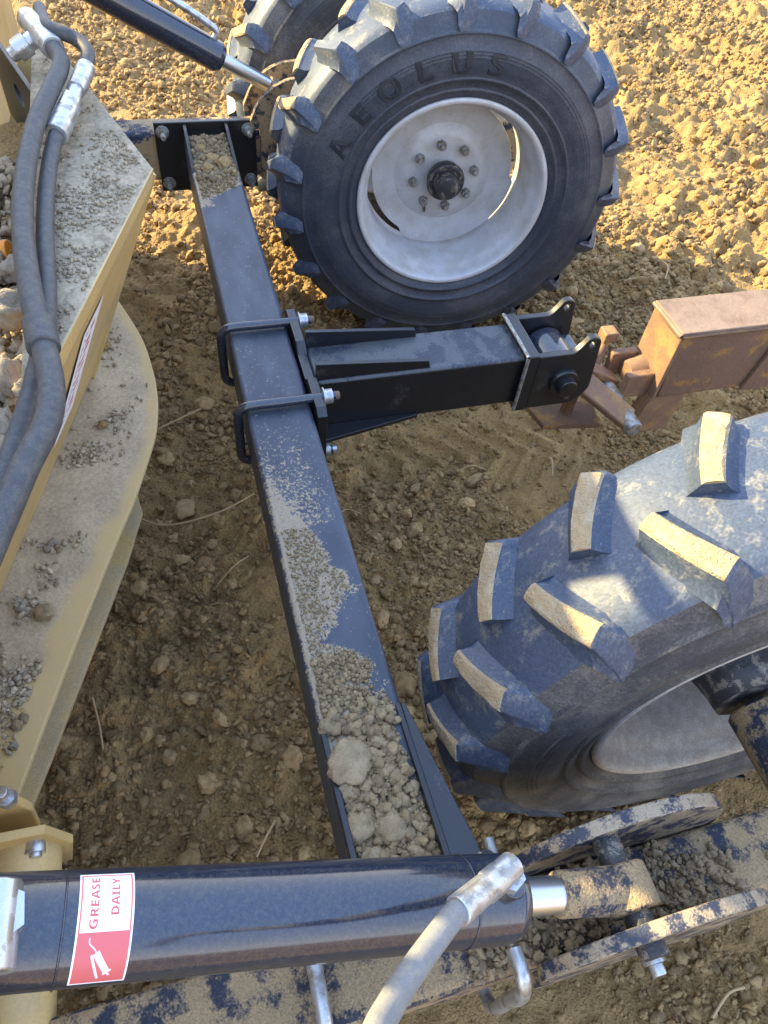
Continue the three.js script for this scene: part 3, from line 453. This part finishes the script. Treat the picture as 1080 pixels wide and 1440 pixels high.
{ // sticker: white upper half with red words, red lower half with a grease gun
  const c = document.createElement('canvas'); c.width = 340; c.height = 760; const x = c.getContext('2d'); x.scale(340 / 420, 1);
  x.fillStyle = '#ffffff'; x.fillRect(0, 0, 420, 760); x.fillStyle = '#d8686a'; x.fillRect(14, 12, 392, 736); x.fillStyle = '#f7f4f2'; x.fillRect(26, 24, 368, 372);
  x.save(); x.translate(210, 384); x.rotate(-Math.PI / 2); x.fillStyle = '#d45c60'; x.font = 'bold 86px sans-serif'; x.textAlign = 'left'; x.textBaseline = 'alphabetic';
  const fit = (s, px, py, w) => { const m = x.measureText(s).width; x.save(); x.translate(px, py); x.scale(w / m, 1); x.fillText(s, 0, 0); x.restore(); };
  fit('GREASE', 0, -58, 345); fit('DAILY', 72, 96, 262); x.restore();
  x.strokeStyle = '#f4dede'; x.fillStyle = '#f4dede'; x.lineCap = 'round'; x.lineWidth = 9; x.beginPath(); x.moveTo(108, 430); x.bezierCurveTo(100, 480, 150, 470, 168, 515); x.stroke();
  x.save(); x.translate(168, 515); x.rotate(-0.62); x.fillRect(-24, 0, 50, 175); x.fillRect(-34, 165, 70, 16); x.fillRect(-9, 175, 18, 32); x.restore();
  x.lineWidth = 20; x.beginPath(); x.moveTo(140, 535); x.lineTo(205, 700); x.stroke(); x.lineWidth = 12; x.beginPath(); x.moveTo(140, 535); x.lineTo(175, 525); x.stroke();
  const tx = new THREE.CanvasTexture(c); tx.colorSpace = THREE.SRGBColorSpace;
  const { d, at, barrel } = near, up = V(0, 1, 0).addScaledVector(d, -d.y).normalize(), sd = V().crossVectors(up, d).normalize();   // sd points towards +z
  if (sd.z < 0) sd.negate();
  const s0 = .468, s1 = .520, a0 = -62, a1 = 62, off = 14, n = 28, pos = [], uv = [], idx = [];   // angle measured from up towards sd
  for (let j = 0; j <= n; j++) for (let i = 0; i <= 2; i++) { const a = THREE.MathUtils.degToRad(mix(a0, a1, j / n) + off), q = at(mix(s1, s0, i / 2)).addScaledVector(up, Math.cos(a) * .0536).addScaledVector(sd, Math.sin(a) * .0536); pos.push(q.x, q.y, q.z); uv.push(i / 2, 1 - j / n); }
  for (let j = 0; j < n; j++) for (let i = 0; i < 2; i++) { const a = j * 3 + i; idx.push(a, a + 3, a + 1, a + 1, a + 3, a + 4); }
  const g = new THREE.BufferGeometry(); g.setAttribute('position', new THREE.Float32BufferAttribute(pos, 3)); g.setAttribute('uv', new THREE.Float32BufferAttribute(uv, 2)); g.setIndex(idx); g.computeVertexNormals();
  const o = mesh('warning_sticker', g, std({ map: tx, roughness: .4, side: THREE.DoubleSide }), barrel, false); o.userData.label = 'red and white sticker reading GREASE DAILY';
  // ports
  const P = at(.032).addScaledVector(up, .052); mesh('port', rod(P.clone().addScaledVector(up, -.012), P.clone().addScaledVector(up, .022), .017, .016, 24), M.cylBlack, near.t);
  const Pl = at(.592).addScaledVector(up, .052); mesh('cap_fitting', mergeGeometries([hex(Pl.clone().addScaledVector(up, -.01), Pl.clone().addScaledVector(up, .03), .027), rod(Pl.clone().addScaledVector(up, .018).addScaledVector(sd, -.03), Pl.clone().addScaledVector(up, .014).addScaledVector(sd, .045), .02, .024, 24)].map((q) => boxUV(q))), M.zinc, near.t);
  mesh('weld_ring', new THREE.TorusGeometry(.0532, .0012, 8, 64).applyQuaternion(new THREE.Quaternion().setFromUnitVectors(V(0, 0, 1), d)).translate(...at(.532).toArray()), M.cylBlack, near.t);
  mesh('weld_ring', new THREE.TorusGeometry(.0532, .0014, 8, 64).applyQuaternion(new THREE.Quaternion().setFromUnitVectors(V(0, 0, 1), d)).translate(...at(.07).toArray()), M.cylBlack, near.t);
  // pipe stub on the far cylinder
  const fu = V(0, 1, 0).addScaledVector(far.d, -far.d.y).normalize(), F = far.at(.035).addScaledVector(fu, .045);
  mesh('oil_pipe', tube([F.toArray(), F.clone().addScaledVector(fu, .02).toArray(), F.clone().addScaledVector(fu, .03).addScaledVector(far.d, .04).toArray(), F.clone().addScaledVector(fu, .045).addScaledVector(far.d, .6).toArray()], .011, 60, 14), M.zinc, far.t);
}

// ---------------------------------------------------------------- hoses
function hose(label, pts, r, mat, fits) {
  const t = thing('hydraulic_hose', label, 'hose'); mesh('hose_tube', tube(pts, r, 160, 20), mat, t);
  for (const [kind, a, b, ra, rb] of fits) kind === 'hex' ? mesh('hex_nut', hex(V(...a), V(...b), ra), M.zinc, t) : mesh(kind, rod(V(...a), V(...b), ra, rb ?? ra, 28), kind === 'sleeve' ? M.hose : M.zinc, t);
  return t;
}
hose('grey hose curving down over the cylinder from its silver elbow', [[.030, .926, 1.278], [-.010, .95, 1.294], [-.038, .97, 1.311], [-.066, .99, 1.329], [-.107, 1.03, 1.358], [-.14, 1.08, 1.389], [-.18, 1.18, 1.48], [-.2, 1.22, 1.75]], .0135, M.hosePale,
  [['hex', [.079, .860, 1.268], [.080, .895, 1.264], .019], ['elbow', [.086, .900, 1.255], [.055, .913, 1.268], .0165, .0165], ['hex', [.060, .911, 1.266], [.040, .921, 1.274], .0185], ['crimp_sleeve', [.044, .919, 1.272], [-.006, .947, 1.292], .0160, .0172]]);
hose('thick dark hose with a silver swept fitting lying on the nose plate', [[-.352, 1.19, -.38], [-.338, 1.19, -.309], [-.358, 1.185, -.202], [-.384, 1.18, -.082], [-.4, 1.175, .062], [-.405, 1.172, .211], [-.396, 1.172, .368], [-.384, 1.172, .472], [-.372, 1.17, .551], [-.363, 1.17, .636], [-.369, 1.17, .693], [-.393, 1.168, .759], [-.413, 1.16, .811], [-.45, 1.15, .91], [-.54, 1.15, 1.1]], .0165, M.hose,
  [['crimp_sleeve', [-.402, 1.20, -.514], [-.352, 1.19, -.38], .022, .0235], ['elbow', [-.445, 1.155, -.438], [-.389, 1.185, -.448], .014, .018], ['hex', [-.430, 1.164, -.440], [-.404, 1.178, -.444], .024], ['sleeve', [-.3795, 1.171, 0.495], [-.3725, 1.170, .552], .0215, .0215]]);
hose('dark hose joined by silver couplings beside the thick hose on the nose plate', [[-.357, 1.155, -.077], [-.368, 1.148, -.013], [-.376, 1.144, .088], [-.379, 1.142, .242], [-.376, 1.142, .376], [-.379, 1.14, .472], [-.40, 1.13, .6], [-.46, 1.1, .8]], .0140, M.hose,
  [['crimp_sleeve', [-.336, 1.163, -.148], [-.357, 1.156, -.077], .0205, .021], ['hex', [-.325, 1.167, -.192], [-.337, 1.163, -.148], .0215], ['adapter', [-.315, 1.172, -.232], [-.325, 1.167, -.190], .014, .014], ['hex', [-.307, 1.174, -.256], [-.316, 1.171, -.228], .019], ['crimp_sleeve', [-.293, 1.18, -.309], [-.308, 1.174, -.252], .0185, .018]]);
hose('dark hose bending back from the silver couplings at the top of the nose plate', [[-.38, 1.19, -.60], [-.37, 1.20, -.50], [-.355, 1.21, -.43], [-.333, 1.21, -.405], [-.306, 1.2, -.398], [-.287, 1.19, -.365], [-.293, 1.18, -.305]], .0140, M.hose, []);

// ---------------------------------------------------------------- scraper bucket on the left
const plateTex = (fn, w, h) => tex(w, h, fn, true, false);
{
  const t = thing('scraper_bucket', 'dusty yellow scraper bucket with a pointed nose and rounded lower plate', 'scraper');
  const YT = 1.12, YL = .60;
  // nose plate
  const nose = [[-.196, -.012], [-.405, .615], [-.415, .615], [-.415, -.62], [-.372, -.62]];
  const noseMat = std({ map: plateTex((u, v) => { const x = -.42 + u * .24, z = -.65 + v * 1.3, a = fbm(x * 22, z * 22, 5, 170), g = vnoise(x * 300, z * 300, 171), g1 = vnoise(x * 150, z * 150, 173); const f = .62 + .55 * a + .3 * (g - .5) + .2 * (g1 - .5); const crack = ss(.02, .06, Math.abs(fbm(x * 30, z * 30, 3, 172) - .5)); return [.38 * f * mix(.75, 1, crack), .32 * f * mix(.75, 1, crack), .225 * f * mix(.75, 1, crack)]; }, 512, 1024), roughness: .97, bumpMap: null });
  { const g = plateXZ(nose, .012, YT, .0025), p = g.attributes.position; const q = g.index ? g.toNonIndexed() : g, pp = q.attributes.position, uv = new Float32Array(pp.count * 2); for (let i = 0; i < pp.count; i++) { uv[i * 2] = (pp.getX(i) + .42) / .24; uv[i * 2 + 1] = (pp.getZ(i) + .65) / 1.3; } q.setAttribute('uv', new THREE.BufferAttribute(uv, 2)); mesh('nose_plate', q, noseMat, t, false); }
  // web below the nose
  const top0 = [-.199, YT - .012, -.01], top1 = [-.4405, YT - .012, .72], bot1 = [-.655, YL + .001, .72], bot0 = [-.415, YL + .001, -.05];
  const web = mesh('nose_web', slab(bot0, bot1, top1, top0, -.01), M.yellow, t);
  mesh('nose_web', slab([-.655, YL + .001, -.72], [-.415, YL + .001, -.05], [-.2, YT - .012, -.011], [-.4405, YT - .012, -.72], .01), M.yellow, t);
  mesh('edge_strip', slab([-.200, YT - .030, -.012], [-.4475, YT - .030, .735], [-.4425, YT - .001, .735], [-.195, YT - .001, -.012], -.004), M.yellow, web);
  // sticker on the web
  { const c = document.createElement('canvas'); c.width = 128; c.height = 384; const x = c.getContext('2d'); x.fillStyle = '#eceaf0'; x.fillRect(0, 0, 128, 384); const r = rng(8); x.fillStyle = '#c23a4a'; for (let i = 0; i < 9; i++) x.fillRect(30 + 10 * (i % 2), 40 + i * 34, 26 + r() * 20, 12 + r() * 10); x.fillStyle = '#3a3a52'; for (let i = 0; i < 14; i++) x.fillRect(84, 30 + i * 23, 8 + r() * 14, 8);
    const tx = new THREE.CanvasTexture(c); tx.colorSpace = THREE.SRGBColorSpace;
    const S = (u, v, k) => V(...bot0).lerp(V(...bot1), u).lerp(V(...top0).lerp(V(...top1), u), v); const nn = V(...bot1).sub(V(...bot0)).cross(V(...top0).sub(V(...bot0))).normalize().multiplyScalar(-.0015);
    const Z = (u, v) => S(u, v).add(nn).toArray(); const g = quad(Z(.32, .30), Z(.47, .30), Z(.47, .82), Z(.32, .82)); const o = mesh('sticker', g, std({ map: tx, roughness: .5, side: THREE.DoubleSide }), web, false); o.userData.label = 'white sticker with red and dark marks'; }
  // rounded lower plate
  const low = [[-.43, -.60], [-.362, -.425], [-.308, -.261], [-.283, -.16], [-.271, -.059], [-.268, .0], [-.270, .068], [-.281, .15], [-.301, .222], [-.340, .34], [-.388, .46], [-.472, .682], [-.560, .928], [-.575, .97]];
  const outl = []; { const cv = new THREE.SplineCurve(low.map((q) => new THREE.Vector2(...q))); for (const q of cv.getPoints(60)) outl.push([q.x, q.y]); } outl.push([-.70, .97], [-.76, .4], [-.70, -.60]);
  const edgeX = (z) => { for (let i = 1; i < 61; i++) if (z <= outl[i][1]) { const k = (z - outl[i - 1][1]) / (outl[i][1] - outl[i - 1][1]); return mix(outl[i - 1][0], outl[i][0], k); } return -.575; };
  const lowMat = std({ map: plateTex((u, v) => {
    const x = -.80 + u * .56, z = -.65 + v * 1.65, d = edgeX(z) - x, n = fbm(x * 16, z * 16, 5, 180), g = vnoise(x * 260, z * 260, 181), g1 = vnoise(x * 520, z * 520, 182);
    const wid = .020 + .028 * ss(.55, .75, z) * ss(.95, .8, z) + .02 * ss(.2, .5, z), k = ss(-.012, .02, d - wid * (.35 + 1.1 * n) + (g - .5) * .012), f = .72 + .42 * n + .3 * (g - .5) + .16 * (g1 - .5);
    return l3([.52, .375, .165], [.45 * f, .36 * f, .235 * f], .15 + .85 * k);
  }, 1024, 2048), roughness: .92 });
  { const g = plateXZ(outl, .012, YL, .0025), q = g.index ? g.toNonIndexed() : g, pp = q.attributes.position, uv = new Float32Array(pp.count * 2); for (let i = 0; i < pp.count; i++) { uv[i * 2] = (pp.getX(i) + .80) / .56; uv[i * 2 + 1] = (pp.getZ(i) + .65) / 1.65; } q.setAttribute('uv', new THREE.BufferAttribute(uv, 2)); mesh('rounded_plate', q, lowMat, t, false); }
  // second plate under it, set back
  mesh('under_plate', plateXZ([[-.37, .05], [-.345, .24], [-.385, .37], [-.55, .80], [-.62, .97], [-.76, .97], [-.76, .05]], .012, .43, .0025), M.yellowDusty, t);
  mesh('under_web', slab([-.372, .43, .12], [-.655, .43, .95], [-.615, .588, .95], [-.345, .588, .20], .01), M.yellowDusty, t);
  // pivot bracket at the near end of the lower plate
  const br = mesh('pivot_bracket', plateXY([[-.60, .55], [-.487, .55], [-.468, .63], [-.490, .700], [-.60, .715]], .014, 1.005, .003), M.yellow, t);
  mesh('pivot_bracket', plateXY([[-.60, .60], [-.522, .60], [-.512, .68], [-.522, .725], [-.60, .725]], .014, .962, .003), M.yellow, t);
  mesh('bracket_bolt', mergeGeometries([hex(V(-.510, .670, 1.018), V(-.510, .670, 1.034), .015), rod(V(-.510, .670, 1.03), V(-.510, .670, 1.04), .009, .009, 12)].map((q) => boxUV(q))), M.zinc, br);
  mesh('bracket_bolt', mergeGeometries([hex(V(-.532, .724, .969), V(-.532, .740, .969), .014), rod(V(-.532, .738, .969), V(-.532, .76, .969), .009, .009, 12)].map((q) => boxUV(q))), M.zinc, br);
  const pt = mesh('pivot_tube', rod(V(-.53, .635, 1.0), V(-.55, .60, 1.24), .048, .048, 40), M.yellow, t);
  { const c = document.createElement('canvas'); c.width = 64; c.height = 192; const x = c.getContext('2d'); x.fillStyle = '#e9e9ee'; x.fillRect(0, 0, 64, 192); x.fillStyle = '#5a6aa0'; for (let i = 0; i < 7; i++) x.fillRect(20, 20 + i * 24, 24, 14); const tx = new THREE.CanvasTexture(c); tx.colorSpace = THREE.SRGBColorSpace; const o = mesh('sticker', quad([-.502, .669, 1.09], [-.508, .657, 1.17], [-.494, .640, 1.17], [-.488, .652, 1.09]), std({ map: tx, roughness: .5, side: THREE.DoubleSide }), pt, false); }
  // bucket body behind
  mesh('front_wall', slab([-.658, YL + .001, .722], [-.95, .55, 1.66], [-.76, YT - .012, 1.66], [-.4435, YT - .012, .722], .01), M.yellow, t);
  mesh('front_wall', box(-.572, -.56, .12, 1.085, -1.66, -.735, .003), M.yellow, t);
  mesh('floor', box(-2.4, -1.0, .10, .115, -1.62, 1.62, .003), M.yellowDusty, t);
  for (const z of [-1.672, 1.66]) mesh('side_wall', plateXY([[-2.4, .08], [-.56, .08], [-.56, 1.085], [-.9, 1.12], [-2.4, 1.12]], .012, z, .003), M.yellow, t);
  mesh('heap_floor', plateXZ([[-.99, -.6], [-.44, -.6], [-.44, .36], [-.62, .92], [-.74, 1.3], [-.99, 1.3]], .03, .93, .004), M.yellowDusty, t);
  // unseen frame added to shade the scene; its gaps let sun patches through
  mesh('shade_wall', box(-1.03, -1.0, .116, 1.22, -1.64, 1.62, .004), M.yellow, t);
  mesh('shade_rail', box(-1.05, -.98, 1.45, 1.61, -1.0, .45, .006), M.yellow, t);
  mesh('shade_top', box(-1.03, -1.0, 1.6105, 1.86, -.45, .07, .006), M.yellow, t);
  mesh('shade_top', box(-1.03, -1.0, 1.6105, 1.86, .20, .44, .006), M.yellow, t);
  mesh('shade_top', box(-1.028, -1.002, 1.6105, 1.72, .0705, .1995, .004), M.yellow, t);
  mesh('shade_top', box(-1.028, -1.002, 1.815, 1.858, .0705, .1995, .004), M.yellow, t);
  mesh('shade_rail', box(-1.05, -.98, 1.45, 1.61, .86, 1.62, .006), M.yellow, t);
  for (const z of [.54, .625, .725]) mesh('shade_post', box(-1.03, -1.0, 1.4498, 1.61, z, z + .028, .003), M.yellow, t);
  mesh('shade_rail', box(-1.05, -.98, 1.22, 1.65, -1.64, -1.0, .006), M.yellow, t);
  mesh('shade_panel', box(-1.028, -1.002, 1.2205, 1.4495, -.999, -.16, .004), M.yellow, t);
  mesh('shade_panel', box(-1.028, -1.002, 1.2205, 1.4495, .10, 1.60, .004), M.yellow, t);
  for (const z of [-.05]) mesh('shade_post', box(-1.03, -1.0, 1.2205, 1.4495, z, z + .03, .003), M.yellow, t);
}
{ // black bracket with an oval slot behind the nose plate
  const t = thing('slotted_bracket', 'black slotted plate beside the hoses over a yellow bar', 'bracket');
  const A = V(-.505, 1.118, -.73), B = V(-.375, 1.118, -.285), len = A.distanceTo(B), s = new THREE.Shape([[0, -.20], [len, -.17], [len, 0], [0, 0]].map((q) => new THREE.Vector2(...q)));
  const ov = new THREE.Path(); ov.absellipse(.22, -.07, .036, .019, 0, Math.PI * 2, true, -.1); s.holes.push(ov);
  const g = plateXY(s, .010, -.005, .0015).rotateY(-Math.atan2(B.z - A.z, B.x - A.x)).translate(A.x - .012, A.y - .002, A.z + .003);
  mesh('plate', g, M.blackEdge, t);
  mesh('yellow_bar', slabBar([-.60, .91, -.72], [-.47, .90, -.30], .09, .03), M.yellow, t);
  mesh('black_bar', slabBar([-.60, .83, -.62], [-.50, .82, -.25], .07, .03), M.black, t);
  mesh('roller', rod(V(-.56, .965, .01), V(-.478, .985, .02), .026, .026, 28), M.orange, t);
}
{ // stones lying in the bucket behind the hose
  const r = rng(81), L = [[-.468, 1.0, .10, .040, 'tan clod in the bucket beside the orange roller'], [-.466, 1.035, .27, .050, 'largest pale stone in the bucket, flat and rounded'], [-.475, 1.0, .40, .042, 'blue-grey stone in the bucket beside the largest pale stone'], [-.437, 1.02, .455, .026, 'small angular grey stone touching the thick hose'], [-.478, .995, .50, .036, 'pale tilted slab of stone in the bucket'], [-.438, 1.01, .515, .024, 'warm brown stone in the bucket touching the hose bend'], [-.458, .99, .57, .044, 'whitish angular stone in the bucket at the hose bend'], [-.50, 1.0, .20, .035, 'dusty round stone at the back of the bucket heap'], [-.445, 1.0, .36, .02, 'small pale pebble in the bucket behind the hose'], [-.50, .98, .63, .045, 'grey stone in the bucket where the hose leaves'], [-.46, .99, .18, .03, 'brown clod in the bucket under the hose'], [-.44, 1.03, .12, .02, 'small pale pebble in the bucket near the nose plate'], [-.51, .98, .36, .04, 'grey rounded stone low in the bucket heap']];
  L.forEach(([x, y, z, s, l], i) => { const o = mesh('bucket_stone', clodBig[(i * 5 + 2) % 8], M.stone, scene, false); o.position.set(x, y, z); o.rotation.set(r(), r() * 6, r()); o.scale.setScalar(s * .78); tag(o, l, 'stone'); });
  const A = []; for (let i = 0; i < 2600; i++) { const z = mix(-.35, .9, r()), x = mix(-.66, -.435, r()); if (x > -.315 - .324 * z) continue; A.push([x, .945 + r() * .05, z, .004 + .013 * r() ** 2]); }
  scatter('bucket_crumbs', 'loose pale crumbs of soil filling the bucket', 'soil', clodSmall[1], M.crumb, A, [.40, .315, .20]);
  const g = new THREE.PlaneGeometry(.5, 1.5, 60, 150).rotateX(-Math.PI / 2).translate(-.69, .965, .2), p = g.attributes.position; for (let i = 0; i < p.count; i++) { p.setX(i, Math.min(p.getX(i), -.31 - .324 * p.getZ(i))); p.setY(i, p.getY(i) + (fbm(p.getX(i) * 14, p.getZ(i) * 14, 4, 190) - .5) * .07); } g.computeVertexNormals();
  tag(mesh('soil_heap', g, M.soil, scene), 'heap of loose soil inside the bucket', 'soil', null, 'stuff');
}
{ // crumbs and stones on the rounded plate and the nose plate
  const r = rng(91), A = [], B = [];
  for (let i = 0; i < 26000; i++) { const z = mix(-.3, .96, r()), w = mix(.015, .17, r()), e = -.268 - Math.max(0, z - .0) * .34 + Math.max(0, -z) * -.25; const x = e - w; const d = fbm(x * 11 + 5, z * 11, 3, 195), lane = Math.exp(-(((w - .085) / .05) ** 2)); if (r() > ss(.38, .7, d) * (.15 + .85 * lane) * (.3 + .7 * ss(-.1, .6, z))) continue; const s = .0008 + .0056 * r() ** 5; A.push([x, .6008 + s * .4, z, s]); }
  scatter('plate_crumbs', 'grey crumbs of soil strewn on the rounded lower plate', 'soil', clodSmall[2], M.crumb, A, [.46, .38, .26]);
  for (let i = 0; i < 14000; i++) { const z = mix(-.55, .5, r()), x = mix(-.40, -.2, r()); const edge = z < 0 ? -.2 - (-z) * .30 : -.2 - z * .335; if (x > edge - .008) continue; const d = fbm(x * 14, z * 14 + 3, 3, 197); if (r() > ss(.45, .72, d) + .5 * ss(.06, .0, Math.hypot(x + .25, z + .08) - .03)) continue; const s = .0006 + .0036 * r() ** 4; B.push([x, 1.1208 + s * .35, z, s]); }
  scatter('nose_crumbs', 'fine grey crumbs of soil on the dusty nose plate', 'soil', clodSmall[0], M.crumb, B, [.40, .33, .225]);
  const L = [[-.557, .565, .013, 'white angular stone on the rounded lower plate'], [-.514, .590, .019, 'grey round stone next to the white one on the lower plate'], [-.372, -.16, .011, 'small dark clod on the lower plate under the nose sticker'], [-.392, .117, .012, 'dark reddish clod in the middle of the rounded lower plate'], [-.501, .43, .010, 'small grey stone in a cluster on the rounded lower plate'], [-.492, .445, .009, 'pale pebble in a cluster on the rounded lower plate'], [-.512, .44, .008, 'little clod beside the pebble cluster on the lower plate'], [-.558, .80, .009, 'white pebble near the narrow end of the lower plate'], [-.562, .835, .008, 'small pale pebble just above the yellow pivot bracket'], [-.548, .79, .008, 'dark pebble beside the white one near the pivot bracket']];
  L.forEach(([x, z, s, l], i) => { const o = mesh('plate_stone', clodBig[(i * 3 + 1) % 8], i === 2 || i === 3 ? M.clod : i % 2 ? M.beamStone : M.stone, scene, false); o.position.set(x, .6 + s * .6, z); o.rotation.set(r(), r() * 6, r()); o.scale.setScalar(s); tag(o, l, 'stone'); });
}
{ // mud and crumbs packed between the lugs of the near arm
  const r = rng(97), A = [];
  for (let i = 0; i < 2600; i++) { const x = mix(.06, .62, r()), z = mix(1.236, 1.342, r()), d = fbm(x * 20, z * 20, 3, 199); if (r() > ss(.35, .6, d) * ss(.62, .4, x)) continue; const s = .0012 + .008 * r() ** 3; A.push([x, .6225 + s * .4 + r() * .006 * ss(.5, .3, x), z, s]); }
  scatter('arm_crumbs', 'lumps of mud packed on the arm between its lug plates', 'soil', clodSmall[1], M.crumb, A, [.33, .245, .145]);
}
renderer.render(scene, camera);
